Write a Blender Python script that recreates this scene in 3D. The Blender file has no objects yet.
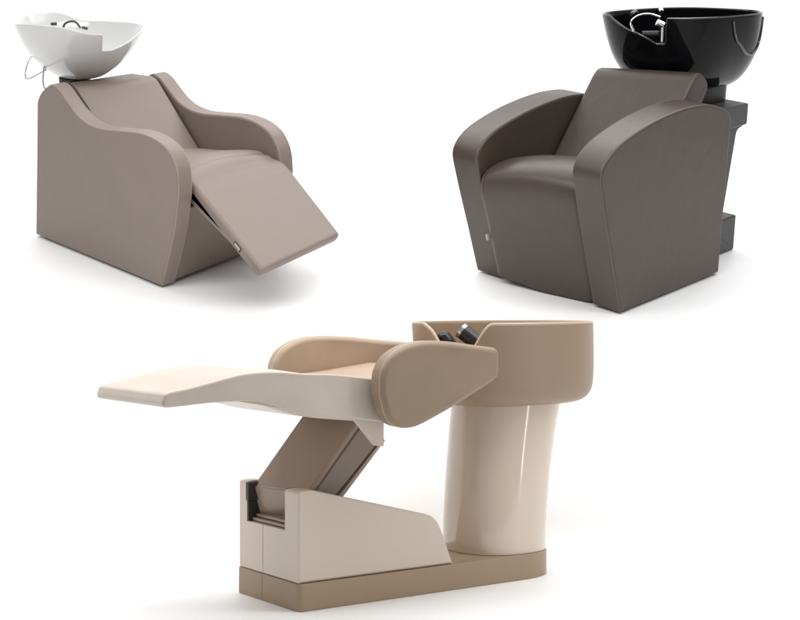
import bpy, bmesh, math, random
from mathutils import Vector, Matrix
random.seed(4)
PI = math.pi
R = math.radians
scene = bpy.context.scene
COL = scene.collection

# ------------------------------------------------------------------ materials
def new_mat(name):
    m = bpy.data.materials.new(name)
    m.use_nodes = True
    nt = m.node_tree
    return m, nt, nt.nodes['Principled BSDF']

def leather(name, col, rough=0.45, grain=1.0, spec=0.4, var=0.06):
    m, nt, p = new_mat(name)
    N, L = nt.nodes, nt.links
    tc = N.new('ShaderNodeTexCoord')
    n1 = N.new('ShaderNodeTexNoise'); n1.inputs['Scale'].default_value = 5; n1.inputs['Detail'].default_value = 4
    L.new(tc.outputs['Object'], n1.inputs['Vector'])
    cr = N.new('ShaderNodeValToRGB')
    cr.color_ramp.elements[0].position = .3; cr.color_ramp.elements[1].position = .7
    cr.color_ramp.elements[0].color = tuple(c * (1 - var) for c in col) + (1,)
    cr.color_ramp.elements[1].color = tuple(c * (1 + var) for c in col) + (1,)
    L.new(n1.outputs['Fac'], cr.inputs['Fac']); L.new(cr.outputs['Color'], p.inputs['Base Color'])
    v = N.new('ShaderNodeTexVoronoi'); v.inputs['Scale'].default_value = 260
    L.new(tc.outputs['Object'], v.inputs['Vector'])
    n2 = N.new('ShaderNodeTexNoise'); n2.inputs['Scale'].default_value = 9; n2.inputs['Detail'].default_value = 5
    n2.inputs['Distortion'].default_value = .6
    L.new(tc.outputs['Object'], n2.inputs['Vector'])
    b1 = N.new('ShaderNodeBump'); b1.inputs['Strength'].default_value = .10 * grain; b1.inputs['Distance'].default_value = .002
    L.new(v.outputs['Distance'], b1.inputs['Height'])
    b2 = N.new('ShaderNodeBump'); b2.inputs['Strength'].default_value = .22 * grain; b2.inputs['Distance'].default_value = .012
    L.new(n2.outputs['Fac'], b2.inputs['Height']); L.new(b1.outputs['Normal'], b2.inputs['Normal'])
    L.new(b2.outputs['Normal'], p.inputs['Normal'])
    rr = N.new('ShaderNodeMapRange'); rr.inputs['To Min'].default_value = rough - .06; rr.inputs['To Max'].default_value = rough + .08
    L.new(n1.outputs['Fac'], rr.inputs['Value']); L.new(rr.outputs['Result'], p.inputs['Roughness'])
    p.inputs['Specular IOR Level'].default_value = spec
    return m

def plain(name, col, rough=.4, metal=0., spec=.5, coat=0., bump=0.):
    m, nt, p = new_mat(name)
    N, L = nt.nodes, nt.links
    tc = N.new('ShaderNodeTexCoord')
    n1 = N.new('ShaderNodeTexNoise'); n1.inputs['Scale'].default_value = 14; n1.inputs['Detail'].default_value = 5
    L.new(tc.outputs['Object'], n1.inputs['Vector'])
    rr = N.new('ShaderNodeMapRange'); rr.inputs['To Min'].default_value = max(.02, rough - .04); rr.inputs['To Max'].default_value = rough + .06
    L.new(n1.outputs['Fac'], rr.inputs['Value']); L.new(rr.outputs['Result'], p.inputs['Roughness'])
    p.inputs['Base Color'].default_value = tuple(col) + (1,)
    p.inputs['Metallic'].default_value = metal
    p.inputs['Specular IOR Level'].default_value = spec
    p.inputs['Coat Weight'].default_value = coat
    p.inputs['Coat Roughness'].default_value = .06
    if bump:
        b = N.new('ShaderNodeBump'); b.inputs['Strength'].default_value = bump; b.inputs['Distance'].default_value = .004
        L.new(n1.outputs['Fac'], b.inputs['Height']); L.new(b.outputs['Normal'], p.inputs['Normal'])
    return m

M = {}
M['greige'] = leather('greige_leather', (.229, .183, .156), .46, 1.0, var=.035)
M['greige_seam'] = leather('greige_seam', (.31, .26, .225), .5)
M['brown'] = leather('dark_taupe_leather', (.056, .040, .031), .39, 1.0, spec=.52, var=.04)
M['brown_seam'] = leather('dark_taupe_seam', (.125, .098, .082), .5)
M['cream'] = leather('cream_leather', (.61, .535, .465), .42, .6)
M['cream_shell'] = plain('cream_satin_shell', (.64, .55, .46), .36, spec=.4)
M['cream_gloss'] = plain('cream_gloss_ceramic', (.64, .53, .43), .11, spec=.5, coat=.7)
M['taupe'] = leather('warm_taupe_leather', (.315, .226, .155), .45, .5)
M['taupe_shell'] = plain('warm_taupe_shell', (.315, .226, .155), .42, spec=.4)
M['taupe_seam_glint'] = plain('pale_taupe_edge', (.55, .44, .35), .35)  # wing piping, and the painted highlight on the lounger's basin rim
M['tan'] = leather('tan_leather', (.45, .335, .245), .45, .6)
M['plinth'] = plain('light_brown_plinth', (.35, .25, .165), .42, spec=.45)
M['strut'] = plain('brown_grey_metal', (.34, .255, .195), .34, spec=.5, coat=.25)
M['strut_dark'] = plain('dark_brown_metal', (.235, .18, .14), .35)
M['white_cer'] = plain('white_ceramic', (.62, .62, .615), .12, spec=.5, coat=.3)
M['black_cer'] = plain('black_ceramic', (.004, .004, .005), .05, spec=.13)
M['black'] = plain('black_plastic', (.012, .011, .011), .38)
M['grey'] = plain('dark_grey_plastic', (.060, .058, .058), .42, spec=.35)
M['grey_gloss'] = plain('glossy_grey', (.035, .035, .037), .12, spec=.6)
M['steel'] = plain('brushed_steel', (.62, .61, .60), .25, 1.)
M['chrome'] = plain('chrome', (.85, .85, .86), .08, 1.)
M['darkgap'] = plain('dark_hardware_gap_shade', (.035, .028, .024), .5)  # dark fittings and joints, and the painted gap shade beside the backrest
M['rubber'] = plain('black_neck_gel', (.014, .011, .010), .3)
M['tag'] = plain('pale_metal_tag', (.42, .385, .35), .4)

# ------------------------------------------------------------------ shape helpers
def rp(pts, seg=7):
    """polygon with rounded corners; each point is (a, b, tangent length)"""
    out = []
    n = len(pts)
    for i in range(n):
        p = Vector(pts[i][:2]); r = pts[i][2] if len(pts[i]) > 2 else 0
        if r <= 0:
            out.append(p); continue
        a = Vector(pts[i - 1][:2]) - p; b = Vector(pts[(i + 1) % n][:2]) - p
        ra = min(r, a.length * .48); rb = min(r, b.length * .48)
        a = p + a.normalized() * ra; b = p + b.normalized() * rb
        for k in range(seg + 1):
            t = k / seg
            out.append(a * (1 - t) ** 2 + p * 2 * t * (1 - t) + b * t * t)
    return [tuple(v) for v in out]

def crv(pts, sub=6):
    """open Catmull-Rom through the points"""
    P = [Vector(p) for p in pts]
    P = [P[0] * 2 - P[1]] + P + [P[-1] * 2 - P[-2]]
    out = []
    for i in range(1, len(P) - 2):
        p0, p1, p2, p3 = P[i - 1:i + 3]
        for k in range(sub):
            t = k / sub
            out.append(.5 * (2 * p1 + (p2 - p0) * t + (2 * p0 - 5 * p1 + 4 * p2 - p3) * t * t + (3 * p1 - p0 - 3 * p2 + p3) * t ** 3))
    out.append(P[-2])
    return [tuple(v) for v in out]

def inset(prof, d):
    n = len(prof)
    area = sum(prof[i][0] * prof[(i + 1) % n][1] - prof[(i + 1) % n][0] * prof[i][1] for i in range(n))
    sgn = 1 if area > 0 else -1
    out = []
    for i in range(n):
        p = Vector(prof[i]); a = p - Vector(prof[i - 1]); b = Vector(prof[(i + 1) % n]) - p
        if a.length < 1e-9: a = b
        if b.length < 1e-9: b = a
        a.normalize(); b.normalize()
        na = Vector((-a.y, a.x)) * sgn; nb = Vector((-b.y, b.x)) * sgn
        m = na + nb
        if m.length < 1e-6: m = na
        m.normalize()
        c = max(.5, m.dot(na))
        out.append(tuple(p + m * (d / c)))
    return out

def clean(prof, eps=1e-4):
    out = []
    for p in prof:
        if not out or (Vector(p) - Vector(out[-1])).length > eps: out.append(p)
    if (Vector(out[0]) - Vector(out[-1])).length < eps: out.pop()
    return out

SIDE = lambda a, b, c: (a, c, b)       # profile in forward/up, swept sideways
PLAN = lambda a, b, c: (a, b, c)       # profile in plan, swept upwards
FRONT = lambda a, b, c: (c, a, b)      # profile in sideways/up, swept forwards

def slab(bm, prof, c0, c1, w=.01, seg=5, mid=1, mp=SIDE, warp=None):
    prof = clean(prof)
    rings = []
    for k in range(seg + 1):
        a = k / seg * PI / 2
        rings.append((c0 + w * (1 - math.cos(a)), w * (1 - math.sin(a))))
    for k in range(1, mid):
        rings.append((c0 + w + (c1 - c0 - 2 * w) * k / mid, 0))
    for k in range(seg, -1, -1):
        a = k / seg * PI / 2
        rings.append((c1 - w * (1 - math.cos(a)), w * (1 - math.sin(a))))
    vs = []
    for c, d in rings:
        q = inset(prof, d) if d > 1e-6 else prof
        row = []
        for a, b in q:
            co = mp(a, b, c)
            if warp: co = warp(*co)
            row.append(bm.verts.new(co))
        vs.append(row)
    n = len(prof)
    for r in range(len(vs) - 1):
        for i in range(n):
            j = (i + 1) % n
            bm.faces.new((vs[r][i], vs[r][j], vs[r + 1][j], vs[r + 1][i]))
    bm.faces.new(vs[0]); bm.faces.new(list(reversed(vs[-1])))
    bmesh.ops.recalc_face_normals(bm, faces=bm.faces)
    return bm

def tube(bm, pts, r, n=8, closed=False):
    P = [Vector(p) for p in pts]
    m = len(P)
    up = None
    rows = []
    for i in range(m):
        if closed: t = P[(i + 1) % m] - P[i - 1]
        else: t = P[min(i + 1, m - 1)] - P[max(i - 1, 0)]
        t.normalize()
        if up is None:
            up = Vector((0, 0, 1)) if abs(t.z) < .9 else Vector((1, 0, 0))
        up = (up - t * up.dot(t)); up.normalize()
        s = t.cross(up)
        rr = r[i] if isinstance(r, (list, tuple)) else r
        rows.append([bm.verts.new(P[i] + (up * math.cos(2 * PI * k / n) + s * math.sin(2 * PI * k / n)) * rr) for k in range(n)])
    for i in range(m if closed else m - 1):
        a, b = rows[i], rows[(i + 1) % m]
        for k in range(n):
            bm.faces.new((a[k], a[(k + 1) % n], b[(k + 1) % n], b[k]))
    if not closed:
        bm.faces.new(rows[0]); bm.faces.new(list(reversed(rows[-1])))
    bmesh.ops.recalc_face_normals(bm, faces=bm.faces)
    return bm

def sellipse(a, b, p, n, cx=0, cy=0):
    out = []
    for i in range(n):
        t = 2 * PI * i / n
        c, s = math.cos(t), math.sin(t)
        out.append((cx + a * math.copysign(abs(c) ** (2 / p), c), cy + b * math.copysign(abs(s) ** (2 / p), s)))
    return out

def sstep(x, a, b):
    t = max(0, min(1, (x - a) / (b - a)))
    return t * t * (3 - 2 * t)

def angd(a, b):
    d = (a - b) % 360
    return d - 360 if d > 180 else d

class Bowl:
    """a basin: plan superellipse, a rim height per angle, an outer profile"""
    def __init__(s, c, a, b, p, zb, zt, S, rim, shift=(0, 0), tilt=(0, 0), t=.018, depth=.045):
        s.c, s.a, s.b, s.p, s.zb, s.zt, s.S, s.rim, s.shift, s.tilt, s.t, s.depth = c, a, b, p, zb, zt, crv(S, 5), rim, shift, tilt, t, depth
    def scale(s, h):
        S = s.S
        if h >= S[-1][0]:
            (h0, s0), (h1, s1) = S[-2], S[-1]
            return s1 + (s1 - s0) / (h1 - h0) * (h - h1)
        for i in range(len(S) - 1):
            if S[i][0] <= h <= S[i + 1][0]:
                (h0, s0), (h1, s1) = S[i], S[i + 1]
                return s0 + (s1 - s0) * (h - h0) / (h1 - h0)
        return S[0][1]
    def dirv(s, th):
        t = R(th); c, q = math.cos(t), math.sin(t)
        return (s.a * math.copysign(abs(c) ** (2 / s.p), c), s.b * math.copysign(abs(q) ** (2 / s.p), q))
    def pt(s, th, z, off=0.):
        h = (z - s.zb) / (s.zt - s.zb)
        k = s.scale(h); dx, dy = s.dirv(th)
        L = math.hypot(dx, dy)
        f = max(0., (k * L - off)) / L
        x, y = dx * f, dy * f
        sh = 1 - min(1, h)
        zz = z + (s.tilt[0] * x + s.tilt[1] * y) * max(0, min(1, h))
        return (s.c[0] + x + s.shift[0] * sh, s.c[1] + y + s.shift[1] * sh, zz)
    def build(s, bm, n=288, rows=26):
        cols = []
        for i in range(n):
            th = 360 * i / n
            zr = s.rim(th)
            col = []
            for k in range(rows + 1):
                u = k / rows; u = 1 - (1 - u) ** 1.25 if False else u ** 1.5
                col.append(s.pt(th, s.zb + (zr - s.zb) * u))
            for k in range(1, 6):
                a = k / 6 * PI
                col.append(s.pt(th, zr + s.t * .45 * math.sin(a), s.t * (1 - math.cos(a)) / 2))
            zi = s.zb + s.depth
            for k in range(rows + 1):
                u = k / rows; u = 1 - u
                col.append(s.pt(th, zi + (zr - zi) * u ** 1.4, s.t + (1 - u) * .012))
            cols.append([bm.verts.new(p) for p in col])
        m = len(cols[0])
        for i in range(n):
            a, b = cols[i], cols[(i + 1) % n]
            for k in range(m - 1):
                bm.faces.new((a[k], b[k], b[k + 1], a[k + 1]))
        bm.faces.new([c[0] for c in cols][::-1]); bm.faces.new([c[-1] for c in cols])
        bmesh.ops.recalc_face_normals(bm, faces=bm.faces)
        return bm

# ------------------------------------------------------------------ object helpers
OFF = Vector((0, 0, 0))
UNIT = 1.0
def obj(name, bm, mat, parent=None, angle=38, label=None, wn=True):
    me = bpy.data.meshes.new(name)
    if parent is not None: bmesh.ops.transform(bm, matrix=Matrix.Scale(UNIT, 4) @ Matrix.Translation(-OFF), verts=bm.verts)
    bm.to_mesh(me); bm.free()
    for p in me.polygons: p.use_smooth = True
    me.set_sharp_from_angle(angle=R(angle))
    me.materials.append(M[mat] if isinstance(mat, str) else mat)
    o = bpy.data.objects.new(name, me); COL.objects.link(o)
    if parent is not None: o.parent = parent
    if wn:
        w = o.modifiers.new('weighted', 'WEIGHTED_NORMAL'); w.keep_sharp = True; w.weight = 80
    if label: o['label'] = label
    return o

def bmn(): return bmesh.new()

def frame(name, O, yaw, tilt, base, label, cat):
    """an Empty at the middle of the thing's base; local x = forward, y = sideways, z = up"""
    a, y = R(tilt), R(yaw)
    X = Vector((1, 0, 0)); T = Vector((0, math.cos(a), math.sin(a))); N = Vector((0, -math.sin(a), math.cos(a)))
    f = math.cos(y) * X - math.sin(y) * T
    l = math.sin(y) * X + math.cos(y) * T
    rot = Matrix((f, l, N)).transposed().to_4x4()
    o = bpy.data.objects.new(name, None); COL.objects.link(o)
    o.empty_display_size = .2
    o.matrix_world = Matrix.Translation(Vector(O) + rot.to_3x3() @ Vector(base) * UNIT) @ rot
    o['label'] = label; o['category'] = cat
    return o

def cut(o, boxes):
    """carve boxes out of a mesh and keep the plain result"""
    bm = bmn()
    for (x0, x1, y0, y1, z0, z1) in boxes:
        m = Matrix.Scale(UNIT, 4) @ Matrix.Translation(Vector(((x0 + x1) / 2, (y0 + y1) / 2, (z0 + z1) / 2)) - OFF) @ Matrix.Diagonal((x1 - x0, y1 - y0, z1 - z0, 1))
        bmesh.ops.create_cube(bm, size=1, matrix=m)
    me = bpy.data.meshes.new('cutter'); bm.to_mesh(me); bm.free()
    c = bpy.data.objects.new('cutter', me); COL.objects.link(c)
    c.matrix_world = o.matrix_world if o.parent is None else o.parent.matrix_world
    b = o.modifiers.new('cut', 'BOOLEAN'); b.object = c; b.operation = 'DIFFERENCE'; b.solver = 'EXACT'
    for mm in list(o.modifiers):
        if mm.type == 'WEIGHTED_NORMAL': o.modifiers.remove(mm)
    bpy.context.view_layer.update()
    dg = bpy.context.evaluated_depsgraph_get()
    new = bpy.data.meshes.new_from_object(o.evaluated_get(dg))
    o.modifiers.clear()
    o.data = new
    bpy.data.objects.remove(c); bpy.data.meshes.remove(me)
    for p in o.data.polygons: p.use_smooth = True
    o.data.set_sharp_from_angle(angle=R(30))
    w = o.modifiers.new('weighted', 'WEIGHTED_NORMAL'); w.keep_sharp = True; w.weight = 80

def box(bm, x0, x1, y0, y1, z0, z1, w=.004, seg=3, warp=None):
    return slab(bm, [(x0, z0), (x1, z0), (x1, z1), (x0, z1)], y0, y1, w, seg, 1, SIDE, warp) if w < 1e-5 else \
        slab(bm, rp([(x0, z0, w), (x1, z0, w), (x1, z1, w), (x0, z1, w)], 4), y0, y1, w, seg, 1, SIDE, warp)

def seam(bm, prof, c, d, r=.0022, closed=True, warp=None, mp=SIDE):
    pts = [mp(a, b, c) for a, b in inset(clean(prof), d)]
    if warp: pts = [warp(*p) for p in pts]
    return tube(bm, pts, r, 6, closed)

# ------------------------------------------------------------------ camera, world
HC = 1.077 * .88          # eye height above the front floor
cam = bpy.data.cameras.new('camera'); co = bpy.data.objects.new('camera', cam); COL.objects.link(co)
cam.sensor_width = 36; cam.lens = 1500 / 800 * 36; cam.clip_end = 200; cam.clip_start = .1
cam.shift_y = -20 / 800
co.location = (0, 0, HC); co.rotation_euler = (PI / 2, 0, 0)
scene.camera = co

w = bpy.data.worlds.new('World'); scene.world = w; w.use_nodes = True
bg = w.node_tree.nodes['Background']; bg.inputs['Color'].default_value = (1, .995, .99, 1); bg.inputs['Strength'].default_value = .40
scene.view_settings.view_transform = 'Standard'; scene.view_settings.look = 'None'
scene.view_settings.gamma = 1; scene.view_settings.exposure = 0

def area(name, loc, target, sx, sy, power, col=(1, 1, 1)):
    l = bpy.data.lights.new(name, 'AREA'); l.shape = 'RECTANGLE'; l.size = sx; l.size_y = sy; l.energy = power; l.color = col
    o = bpy.data.objects.new(name, l); COL.objects.link(o); o.location = loc
    d = Vector(target) - Vector(loc)
    o.rotation_euler = d.to_track_quat('-Z', 'Y').to_euler()
    return o
area('riser_fill', (0, 4.3, 2.9), (0, 5.35, .2), 7, .8, 112)  # added lamp, aimed to turn the stage riser white
area('overhead_softbox', (0, 6.8, 4.4), (0, 6.7, .9), 7, 3.0, 130)
area('backdrop_fill', (0, 8.6, 6.0), (0, 11, 2.4), 8, 2.0, 160)  # added lamp that only brightens the white backdrop

area('edge_strip', (2.9, 3.6, .55), (.45, 4.75, .4), .10, 1.5, 5)

# ------------------------------------------------------------------ setting: one seamless white sweep with a raked stage
m, nt, p = new_mat('white_sweep_paper')
tc = nt.nodes.new('ShaderNodeTexCoord'); nz = nt.nodes.new('ShaderNodeTexNoise'); nz.inputs['Scale'].default_value = 3
nt.links.new(tc.outputs['Object'], nz.inputs['Vector'])
rm = nt.nodes.new('ShaderNodeMapRange'); rm.inputs['To Min'].default_value = .42; rm.inputs['To Max'].default_value = .55
nt.links.new(nz.outputs['Fac'], rm.inputs['Value']); nt.links.new(rm.outputs['Result'], p.inputs['Roughness'])
p.inputs['Base Color'].default_value = (.93, .93, .93, 1); p.inputs['Specular IOR Level'].default_value = .25
M['sweep'] = m
def stage_z(y): return HC - .18 + math.tan(R(20)) * (y - 6.0)
pr_ = [(3.6, 0), (4.6, 0), (5.1, 0)]
zt = stage_z(5.98)
sl_ = math.atan2(zt, 5.93 - 5.40)
pr_ += [tuple(v) for v in rp([(5.2, 0, 0), (5.42, 0, .12), (5.90, zt - .01, .05), (6.10, stage_z(6.10), 0)], 8)][1:-1]
pr_ += [(y, stage_z(y)) for y in (6.2, 6.6, 7.0, 7.4, 7.8, 8.2, 8.6)]
zc = stage_z(8.6)
for k in range(1, 11):
    a = R(20 + 7 * k)
    pr_.append((8.6 + 1.4 * (math.sin(a) - math.sin(R(20))), zc + 1.4 * (math.cos(R(20)) - math.cos(a))))
pr_.append((pr_[-1][0], 4.6))
bm = bmn()
rows = []
for y, z in pr_:
    rows.append([bm.verts.new((x, y, z)) for x in (-6, -3, 0, 3, 6)])
for a, b in zip(rows, rows[1:]):
    for i in range(4): bm.faces.new((a[i], a[i + 1], b[i + 1], b[i]))
bmesh.ops.recalc_face_normals(bm, faces=bm.faces)
fl = obj('floor', bm, 'sweep', angle=60, wn=False)
fl['kind'] = 'structure'
fl['label'] = 'seamless white studio sweep with a raked stage'

# ------------------------------------------------------------------ CHAIR A: greige chair, white basin, raised footrest
AO, AY = (-1.03236, 6.50646, HC + .00434), 45.87
OFF = Vector((-.5, .34, 0))
A = frame('salon_chair', AO, AY, 20, OFF, 'greige leather shampoo chair with white basin and footrest swung out', 'salon chair')
pa = crv([(-.921, .640), (-.912, .680), (-.870, .728), (-.800, .772), (-.765, .778), (-.715, .762), (-.634, .703), (-.577, .668), (-.497, .645), (-.396, .641), (-.238, .660), (-.103, .675), (.012, .668), (.101, .635), (.146, .580), (.158, .520), (.153, .450)], 5)
pa = [(-1.030, .012)] + pa + [(.113, .294), (.045, .126), (-.006, .012)]
TH = .078
def far_a(x, y, z): return (x - .075 * min(1, z / .6), y, z * .935)
obj('side_panel', slab(bmn(), pa, 0, TH, .012, 5), 'greige', A)
obj('side_panel', slab(bmn(), pa, .68 - TH, .68, .012, 5, warp=far_a), 'greige', A)
sp = A.children
o1 = [c for c in A.children if c.name.startswith('side_panel')]
obj('piping', seam(bmn(), pa, .0062, .0022, .0022), 'greige_seam', o1[0])
obj('piping', seam(bmn(), pa, TH - .0062, .0022, .0022), 'greige_seam', o1[0])
obj('piping', seam(bmn(), pa, .68 - .0062, .0022, .0022, warp=far_a), 'greige_seam', o1[1])
obj('piping', seam(bmn(), pa, .68 - TH + .0062, .0022, .0022, warp=far_a), 'greige_seam', o1[1])
in0, in1 = TH + .002, .68 - TH - .002
# seat
st = crv([(-.58, .40), (-.44, .432), (-.25, .458), (-.08, .492), (.00, .502), (.035, .496), (.05, .470), (.045, .42)], 6) + [(.02, .37), (-.2, .34), (-.60, .33)]
def crown_a(x, y, z):
    t = (y - .34) / .26
    return (x - .06 * (y - .1), y, z + (.030 * (1 - t * t) if z > .40 else 0))
obj('seat', slab(bmn(), st, in0, in1, .028, 6, 10, warp=crown_a), 'greige', A)
# backrest
bk = rp([(-.40, .385, .02), (-.775, .742, .035), (-.985, .728, .03), (-.99, .60, .02), (-.72, .40, .02), (-.50, .33, .02)])
def warp_bk(x, y, z): return (x - .03 * (y - .08), y, z - (.012 * (y - .08) / .5 if z > .5 else 0))
b_ = obj('backrest', slab(bmn(), bk, in0 + .013, in1 - .012, .024, 5, 6, warp=warp_bk), 'greige', A)
edge = [(a, TH + .001, b + .0015) for a, b in pa if -.79 < a < -.585 and b > .66]
obj('gap_shade', tube(bmn(), edge, [.0012 + .0042 * math.sin(PI * i / (len(edge) - 1)) ** .5 for i in range(len(edge))], 8), 'darkgap', b_)  # dark strip painting the shade in the gap between panel and cushion
obj('back_panel', slab(bmn(), rp([(-1.018, .03, .01), (-.915, .655, .01), (-.955, .655, .01), (-1.0, .03, .01)]), in0, in1, .004), 'greige', A)
# lower front panel
def warp_fp(x, y, z): return (x - .17 * (y - .07), y, z)
obj('front_panel', slab(bmn(), rp([(-.010, .02, .006), (.080, .36, .006), (.04, .37, .006), (-.05, .02, .006)]), in0, in1, .005, 4, 4, warp=warp_fp), 'greige', A)
# footrest
d = Vector((.835, -.550)).normalized(); nn = Vector((.550, .835)).normalized()
p0 = Vector((.112, .505)); Lf = .555; tk = .058
e0 = p0 + d * Lf; e1 = p0 + d * (Lf - .012) - nn * tk; e2 = p0 + d * .06 - nn * tk
pf = crv([(.012, .492), (.030, .503), (.062, .506), (.098, .500), (.135, .482), (.20, .444)], 6) + \
    rp([(.26, .2515 + .155, 0), (e0.x, e0.y, .026), (e1.x, e1.y, .026), (e2.x, e2.y, .012), (.05, .452, .02), (.012, .470, .01)])[1:]
def warp_ft(x, y, z):
    k = (y - .09) / .5
    s = max(0, (x - .11) / .46)
    q = sstep(x, .09, .15)
    return (x - .045 * k * s - .035 * k * min(1, max(0, x - .02) / .08), y + .012 * s + .034 * k * q * (1 - .9 * s), z + .036 * k * s - .008 * k + .028 * (1 - (2 * k - 1) ** 2) * (1 - sstep(x, .02, .14)) * (1 if z > .47 else 0))
ft = obj('footrest', slab(bmn(), pf, .088, .590, .020, 6, 10, warp=warp_ft), 'greige', A)
q = p0 + d * .385 - nn * .026
bm = bmn(); tp = [(q + d * (.019 * i) + nn * (.0065 * j)) for i, j in ((-1, -1), (1, -1), (1, 1), (-1, 1))]
slab(bm, rp([(v.x, v.y, .003) for v in tp]), .085, .092, .001, 2, warp=warp_ft)
obj('tag', bm, 'tag', ft)
bm = bmn(); tp = [(q + d * (.025 * i) + nn * (.0110 * j)) for i, j in ((-1, -1), (1, -1), (1, 1), (-1, 1))]
slab(bm, rp([(v.x, v.y, .003) for v in tp]), .0865, .0925, .001, 2, warp=warp_ft)
obj('tag_backing', bm, 'darkgap', ft)
bm = bmn()
for s0, s1, off in ((.005, .14, .066), (.0, .05, .095)):
    a = p0 + d * s0 - nn * off; b = p0 + d * s1 - nn * off
    tube(bm, [(a.x, .105, a.y), (b.x, .105, b.y)], .010, 8)
a = p0 + d * .02 - nn * .05
tube(bm, [(a.x - .02, .080, a.y - .005), (a.x - .02, .16, a.y - .005)], .013, 10)
a = p0 + d * .20 - nn * .066
tube(bm, [(a.x, .10, a.y), (a.x, .125, a.y)], .008, 8)
obj('hinge', bm, 'darkgap', ft)
# feet
for fx, fy in ((-.97, .045), (-.06, .05), (-.97, .63), (-.10, .59)):
    obj('foot', tube(bmn(), [(fx, fy, 0), (fx, fy, .03)], .022, 14), 'black', A)
# basin
def rim_a(th):
    z = .968 - .024 * sstep(angd(th, 0), -62, -26) * (1 - sstep(angd(th, 0), 0, 45))
    z += .042 * math.exp(-(angd(th, 178) / 30.) ** 4) + .016 * math.exp(-(angd(th, 285) / 45.) ** 2)
    d1 = angd(th, 343)
    if d1 >= -30 and d1 < 120: z -= .072 * sstep(d1, -1, 2) * (1 - max(0, min(1, (d1 - 12) / 52)))
    return z
SA = [(0, .27), (.015, .34), (.06, .425), (.14, .52), (.26, .635), (.42, .75), (.58, .84), (.75, .915), (.9, .97), (1, 1)]
AB = Bowl((-1.045, .34), .352, .275, 2.1, .722, .968, SA, rim_a, (-.045, 0), (.072, -.072), .014, .03)
bas = obj('basin', AB.build(bmn()), 'white_cer', A, 50)
obj('neck_plate', slab(bmn(), sellipse(.075, .075, 2, 40, -1.06, .30), .69, .728, .004, 3, 1, PLAN), 'black', bas)
# mixer tap and fittings at the back of the bowl
bm = bmn()
tube(bm, crv([(-1.255, .375, .915), (-1.245, .38, .945), (-1.21, .39, .962), (-1.175, .40, .962), (-1.15, .408, .937)], 6), .0055, 8)
obj('spout', bm, 'grey', bas)
obj('tap_handle', tube(bmn(), [(-1.305, .345, .944), (-1.280, .355, .946)], .008, 10), 'grey', bas)
obj('tap_handle', tube(bmn(), [(-1.135, .41, .940), (-1.11, .42, .937)], .007, 10), 'grey', bas)
bm = bmn(); tube(bm, crv([(-1.19, .17, .840), (-1.215, .15, .80), (-1.22, .13, .745), (-1.185, .12, .725), (-1.15, .17, .752), (-1.14, .215, .770)], 8), .0036, 8)
tube(bm, crv([(-1.14, .20, .82), (-1.10, .16, .775), (-1.03, .11, .725), (-.955, .085, .70)], 8), .0045, 8)
obj('hose', bm, 'steel', bas)

# ------------------------------------------------------------------ CHAIR B: dark taupe armchair, black basin on a column
BO, BY = (.914966, 6.210174, HC - .103503), 135.17
OFF = Vector((-.45, -.39, 0))
B = frame('salon_chair', BO, BY, 20, OFF, 'dark taupe leather shampoo armchair with glossy black basin on a grey column', 'salon chair')
pb = crv([(-.720, .66), (-.720, .700), (-.700, .738), (-.655, .764), (-.549, .798), (-.455, .809), (-.364, .811), (-.250, .803), (-.132, .786), (-.03, .763), (.061, .735), (.128, .700), (.166, .660), (.178, .620), (.170, .575)], 5)
pb = [(-.712, .012)] + pb + [(.133, .440), (.073, .241), (.004, .012)]
def far_b(x, y, z): return (x + .022, y, z * (1 - .065 * min(1, z / .5)))
TB = .148
s1 = obj('side_panel', slab(bmn(), pb, -TB, 0, .012, 5), 'brown', B)
s2 = obj('side_panel', slab(bmn(), pb, -.785, -.785 + TB, .012, 5, warp=far_b), 'brown', B)
for s, c, wf in ((s1, -.0062, None), (s1, -TB + .0062, None), (s2, -.785 + .0062, far_b), (s2, -.785 + TB - .0062, far_b)):
    obj('piping', seam(bmn(), pb, c, .0022, .0022, warp=wf), 'brown_seam', s)
j0, j1 = -.785 + TB + .004, -TB - .004
sb = crv([(.012, .008), (.045, .140), (.085, .290), (.126, .420), (.137, .475), (.128, .520), (.098, .552), (.045, .572), (-.03, .578), (-.13, .566), (-.30, .525), (-.46, .49)], 6) + [(-.46, .36), (-.1, .03), (-.06, .008)]
def warp_sb(x, y, z):
    t = (y + .39) / .25
    return (x + .185 * (-.30 - y), y, z * (1 - .05 * max(0, -.2 - y) / .45) + (.030 * (1 - t * t) * sstep(z, .42, .54)) + (.03 * max(0, -.40 - y) / .24 * (1 - sstep(z, .0, .25))))
seat = obj('seat', slab(bmn(), sb, j0, j1, .034, 8, 12, warp=warp_sb), 'brown', B)
obj('piping', seam(bmn(), sb, j0 + .010, .0105, .0022, warp=warp_sb), 'brown_seam', seat)
bm = bmn(); slab(bm, rp([(.122, .210, .002), (.134, .210, .002), (.143, .238, .002), (.131, .238, .002)]), j0 - .001, j0 + .008, .001, 2)
obj('tag', bm, 'tag', seat)
bb = rp([(-.30, .44, .02), (-.655, .886, .040), (-.700, .894, .03), (-.772, .830, .045), (-.722, .750, .02), (-.47, .40, .02)])
def warp_bb(x, y, z): return (x + .21 * (-.17 - y), y, z - .065 * max(0, -.15 - y))
bkB = obj('backrest', slab(bmn(), bb, j0 + .004, j1 - .002, .018, 5, 8, warp=warp_bb), 'brown', B)
obj('back_panel', slab(bmn(), rp([(-.705, .03, .01), (-.712, .66, .01), (-.66, .66, .01), (-.66, .03, .01)]), j0, j1, .004), 'brown', B)
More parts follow.
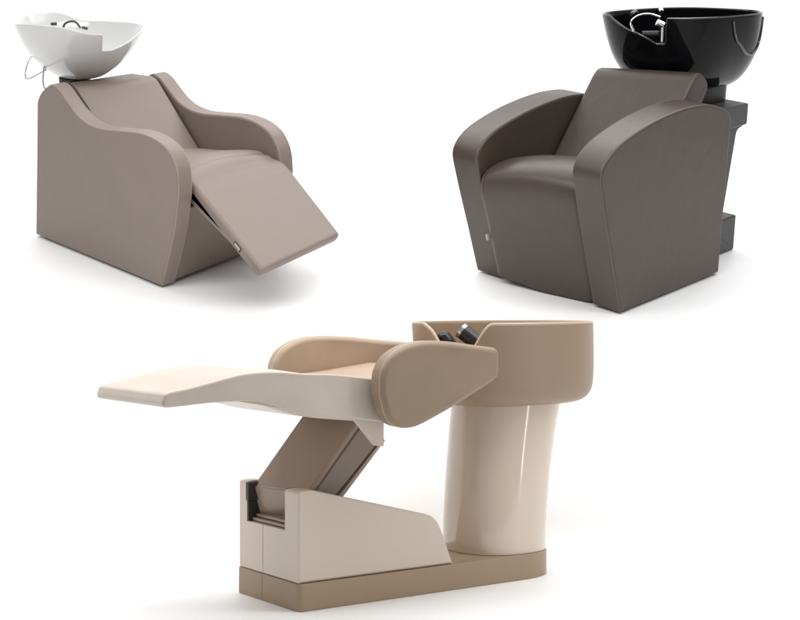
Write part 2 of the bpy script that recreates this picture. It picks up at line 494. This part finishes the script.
for fx, fy in ((-.06, -.60), (-.06, -.10), (-.66, -.08), (-.66, -.70)):
    obj('foot', tube(bmn(), [(fx, fy, 0), (fx, fy, .04)], .024, 14), 'black', B)
# column behind the chair
cl = obj('column', slab(bmn(), rp([(-.74, .0, .01), (-1.0, .0, .02), (-1.0, .165, .014), (-.985, .175, .01), (-1.050, .57, .02), (-1.10, .58, .014), (-1.10, .67, .014), (-.74, .68, .01)]), -.62, -.175, .010, 4), 'grey', B)
obj('base_block', slab(bmn(), rp([(-.80, .0, .01), (-1.06, .0, .012), (-1.06, .172, .012), (-.80, .172, .01)]), -.63, -.150, .010, 4), 'grey', cl)
obj('shelf_block', slab(bmn(), rp([(-.80, .590, .01), (-1.105, .590, .012), (-1.105, .690, .012), (-.80, .700, .01)]), -.63, -.160, .008, 4), 'grey', cl)
SB = [(0, .42), (.02, .52), (.06, .62), (.14, .72), (.28, .82), (.45, .90), (.62, .945), (.8, .975), (1, 1)]
def rim_b(th):
    z = 1.075
    d1 = angd(th, 12)
    if -60 < d1 <= 30: z -= .105 * (1 - sstep(d1, 11, 14)) * max(0, min(1, (d1 + 34) / 36))
    return z
BB = Bowl((-.965, -.455), .378, .300, 2.7, .735, 1.075, SB, rim_b, (-.06, -.0), (.07, .075), .016, .05)
basB = obj('basin', BB.build(bmn()), 'black_cer', B, 50)
obj('neck', slab(bmn(), sellipse(.125, .15, 3.5, 48, -.985, -.40), .692, .775, .008, 3, 1, PLAN), 'black', basB)
ring = [BB.pt(360 * i / 288, rim_b(360 * i / 288) + .004, .004) for i in range(288)]
obj('rim_glint', tube(bmn(), ring, .0038, 8, True), 'grey_gloss', basB)  # lighter tube put in as the highlight line along the black rim
# raised oval outline on the flank of the bowl
path = [(86, 1.06), (88, 1.00), (91, .955), (97, .915), (105, .900), (114, .908), (122, .940), (127, 1.00), (128, 1.06)]
pth = [BB.pt(t, z, -.002) for t, z in [tuple(v) for v in crv(path, 6)]]
obj('flank_trim', tube(bmn(), pth, .006, 8), 'grey_gloss', basB)
# tap, lever and hose
bm = bmn()
tube(bm, [(-.665, -.345, .985), (-.665, -.345, 1.085)], .011, 12); tube(bm, [(-.665, -.345, 1.075), (-.645, -.365, 1.088)], .014, 12)
obj('mixer_tap', bm, 'chrome', basB)
obj('tap_handle', tube(bmn(), [(-.665, -.365, 1.035), (-.635, -.43, 1.03)], .013, 10), 'black', basB)
bm = bmn(); tube(bm, crv([(-.61, -.46, 1.04), (-.60, -.47, 1.08), (-.62, -.45, 1.108), (-.66, -.42, 1.115), (-.70, -.39, 1.10)], 8), .0045, 8)
obj('hose', bm, 'chrome', basB)
bm = bmn(); tube(bm, crv([(-1.02, -.62, 1.02), (-1.02, -.62, 1.055), (-1.00, -.60, 1.075), (-.95, -.56, 1.072)], 6), .010, 12)
obj('spout', bm, 'chrome', basB)
obj('drain_lever', tube(bmn(), [(-.90, -.66, 1.05), (-.86, -.64, 1.078), (-.80, -.62, 1.072)], .009, 10), 'grey_gloss', basB)

# ------------------------------------------------------------------ CHAIR C: cream lounger unit
UNIT = .88
CO, CY = (-.296358, 4.401362, 0), 144.54
OFF = Vector((-.58, -.21, 0))
Cc = frame('salon_chair', CO, CY, 0, OFF, 'cream reclined shampoo lounger on a strut with taupe side wings and basin pedestal', 'salon chair')
# plinth
pl = rp([(0, -.42, .02), (0, 0, .025), (-1.185, 0, .21), (-1.185, -.42, .21)], 12)
ob = obj('plinth', slab(bmn(), pl, .0, .093, .004, 3, 1, PLAN), 'plinth', Cc, 30)
obj('seam', slab(bmn(), [(-.004, .004), (.0004, .004), (.0004, .089), (-.004, .089)], -.2455, -.2442, .0001, 1), 'darkgap', ob)
# cream block with a slot for the strut
blk = rp([(-.004, .0945, .004), (-.004, .402, .012), (-.055, .405, .02), (-.554, .277, .03), (-.585, .252, .02), (-.612, .195, .01), (-.652, .0945, .004)])
ob = obj('base_block', slab(bmn(), blk, -.412, -.008, .006, 3), 'cream_shell', Cc, 30)
cut(ob, [(-.34, .05, -.356, -.097, .262, .60)])
obj('seam', slab(bmn(), [(-.008, .098), (-.0036, .098), (-.0036, .2615), (-.008, .2615)], -.2455, -.2442, .0001, 1), 'darkgap', ob)
obj('slot_bracket', box(bmn(), -.05, .002, -.3555, -.335, .335, .40, .003), 'darkgap', ob)
obj('slot_liner', box(bmn(), -.06, -.004, -.3555, -.345, .265, .333, .002), 'darkgap', ob)
obj('slot_bracket', box(bmn(), -.07, -.02, -.12, -.0975, .372, .402, .003), 'darkgap', ob)
# strut with its cover and flap
def sl(a, b): return (a, b)
sto = rp([(-.098, .384, .008), (-.318, .640, .01), (-.400, .560, .008), (-.205, .355, .01), (-.13, .35, .01)])
def warp_st(x, y, z):
    k = max(0, (-.10 - y) / .25)
    return (x + .075 * k, y, z)
so = obj('strut', slab(bmn(), sto, -.352, -.100, .010, 4, 4, warp=warp_st), 'strut', Cc)
obj('side_cover', slab(bmn(), rp([(-.125, .385, .006), (-.325, .612, .006), (-.393, .545, .006), (-.20, .360, .006)]), -.1045, -.092, .003, 2), 'strut_dark', so)
obj('edge_rail', slab(bmn(), rp([(-.205, .352, .003), (-.402, .552, .003), (-.412, .544, .003), (-.215, .340, .003)]), -.36, -.086, .002, 2), 'strut', so)
bm = bmn(); slab(bm, rp([(-.125, .280, .004), (-.094, .386, .010), (-.13, .392, .01), (-.15, .280, .004)]), -.345, -.107, .004, 3, 3, warp=warp_st)
obj('front_flap', bm, 'strut', so)
bm = bmn()
for zz, xx in ((.284, -.035), (.272, -.020)): box(bm, xx - .05, xx, -.345, -.107, zz - .007, zz + .003, .002)
obj('slot_slats', bm, 'strut', so)
# reclined bed: footrest and seat in one cream shell
bt = [(.526, .741), (.522, .750), (.512, .757), (.495, .7615), (.425, .773), (.335, .792), (.255, .808), (.190, .813), (.110, .812), (.020, .804), (-.085, .799), (-.20, .786), (-.310, .768)]
bu = [(-.310, .622), (-.200, .638), (-.100, .652), (-.01, .665), (.06, .678), (.135, .702), (.205, .718), (.340, .720), (.480, .712), (.515, .711), (.526, .714), (.530, .722), (.530, .732)]
bed = crv(bt, 4) + crv(bu, 4)
bed = [(.528, .748)] [:0] + bed
def warp_bed(x, y, z):
    k = (y + .19) / .26
    s = max(0, min(1, (x - .1) / .43))
    dish = -.034 * max(0, 1 - abs(k) ** 4) * (1 - sstep(x, -.10, .16)) if z > .73 else 0
    return (x, y - .012 * k * s, z + dish)
ob = obj('bed', slab(bmn(), bed, -.45, .07, .009, 5, 14, warp=warp_bed), 'cream', Cc, 45)
# underside pan and hanging bracket
pn = crv([(.30, .724), (.205, .712), (.12, .688), (.00, .657), (-.12, .641), (-.30, .622)], 5) + [(-.30, .66), (-.02, .685), (.2, .725)]
obj('seat_pan', slab(bmn(), pn, -.43, .050, .016, 5), 'cream_shell', Cc)
br = rp([(-.10, .66, .01), (-.178, .642, .02), (-.215, .60, .02), (-.262, .548, .006), (-.300, .542, .006), (-.300, .65, .006)])
obj('bracket', slab(bmn(), br, .048, .066, .003, 3), 'cream_shell', Cc)
# tan back cushion between the wings
bc = rp([(-.24, .69, .02), (-.25, .760, .03), (-.40, .770, .05), (-.66, .800, .03), (-.67, .74, .03), (-.40, .66, .05)])
obj('back_cushion', slab(bmn(), bc, -.530, .058, .016, 5, 6), 'tan', Cc)
# wings
wg = [(-.222, .725), (-.222, .785), (-.236, .825), (-.268, .861), (-.330, .890), (-.405, .902), (-.50, .898), (-.60, .884), (-.685, .872)]
wg2 = [(-.690, .757), (-.600, .712), (-.500, .665), (-.400, .624), (-.345, .612), (-.290, .618), (-.247, .650), (-.222, .725)]
wing = crv(wg, 6) + rp([(-.698, .870, 0), (-.7085, .863, 0), (-.7125, .852, 0), (-.7125, .785, 0), (-.708, .770, 0)])[0:] + crv(wg2, 6)
def warp_w(x, y, z):
    return (x - .032 * sstep(-x, .42, .72), y - .02 * sstep(-x, .45, .72), z)
def warp_wf(x, y, z):
    return (x - .13 * max(0, (-x - .40) / .31), y + .02 * sstep(-x, .45, .72), z)
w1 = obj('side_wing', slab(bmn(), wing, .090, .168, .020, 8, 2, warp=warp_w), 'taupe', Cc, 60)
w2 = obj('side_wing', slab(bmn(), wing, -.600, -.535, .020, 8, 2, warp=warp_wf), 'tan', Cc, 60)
obj('piping', seam(bmn(), wing, .168 - .0175, .0008, .0022, warp=warp_w), 'taupe_seam_glint', w1)
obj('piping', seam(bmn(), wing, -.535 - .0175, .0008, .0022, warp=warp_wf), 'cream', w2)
# pedestal
bm = bmn()
rows = []
for k in range(25):
    t = k / 24; z = .0945 + t * .56
    rows.append([bm.verts.new((x, y, z)) for x, y in sellipse(.188 + .020 * t ** 2.2, .186 + .006 * t ** 1.6, 2.35, 96, -.998 - .060 * t ** 1.8, -.20)])
for a, b in zip(rows, rows[1:]):
    for i in range(96): bm.faces.new((a[i], a[(i + 1) % 96], b[(i + 1) % 96], b[i]))
bm.faces.new(rows[0]); bm.faces.new(rows[-1]); bmesh.ops.recalc_face_normals(bm, faces=bm.faces)
obj('pedestal', bm, 'cream_gloss', Cc)
# basin shell
SC = [(0, .58), (.004, .66), (.02, .76), (.05, .84), (.10, .90), (.18, .945), (.30, .97), (.6, .99), (1, 1)]
def rim_c(th):
    d1 = angd(th, 21)
    return .945 - .13 * sstep(d1, -26, -2) * (1 - sstep(d1, 8, 34))
CB = Bowl((-1.043, -.20), .363, .268, 2.5, .642, .945, SC, rim_c, (-.02, 0), (0, 0), .016, .05)
cb = obj('basin', CB.build(bmn()), 'taupe_shell', Cc, 50)
ring = [CB.pt(360 * i / 240, rim_c(360 * i / 240) + .0065, .008) for i in range(240)]
obj('rim_glint', tube(bmn(), ring, .006, 8, True), 'taupe_seam_glint', cb)  # pale tube stands in for the bright glint on the rim
def capsule(a, b, r):
    a, b = Vector(a), Vector(b); d = (b - a).normalized(); L = (b - a).length
    ts = [(0, .55), (.008, .85), (.02, 1), (L - .02, 1), (L - .008, .85), (L, .55)]
    return tube(bmn(), [a + d * t for t, _ in ts], [r * k for _, k in ts], 18)
hs = obj('hand_shower', capsule((-.86, -.07, .850), (-.800, -.155, .930), .030), 'rubber', cb)
obj('collar', tube(bmn(), [(-.8075, -.1445, .920), (-.8015, -.153, .928)], .0305, 18), 'steel', hs)
obj('neck_rest', capsule((-.80, -.20, .850), (-.765, -.235, .914), .030), 'rubber', cb)
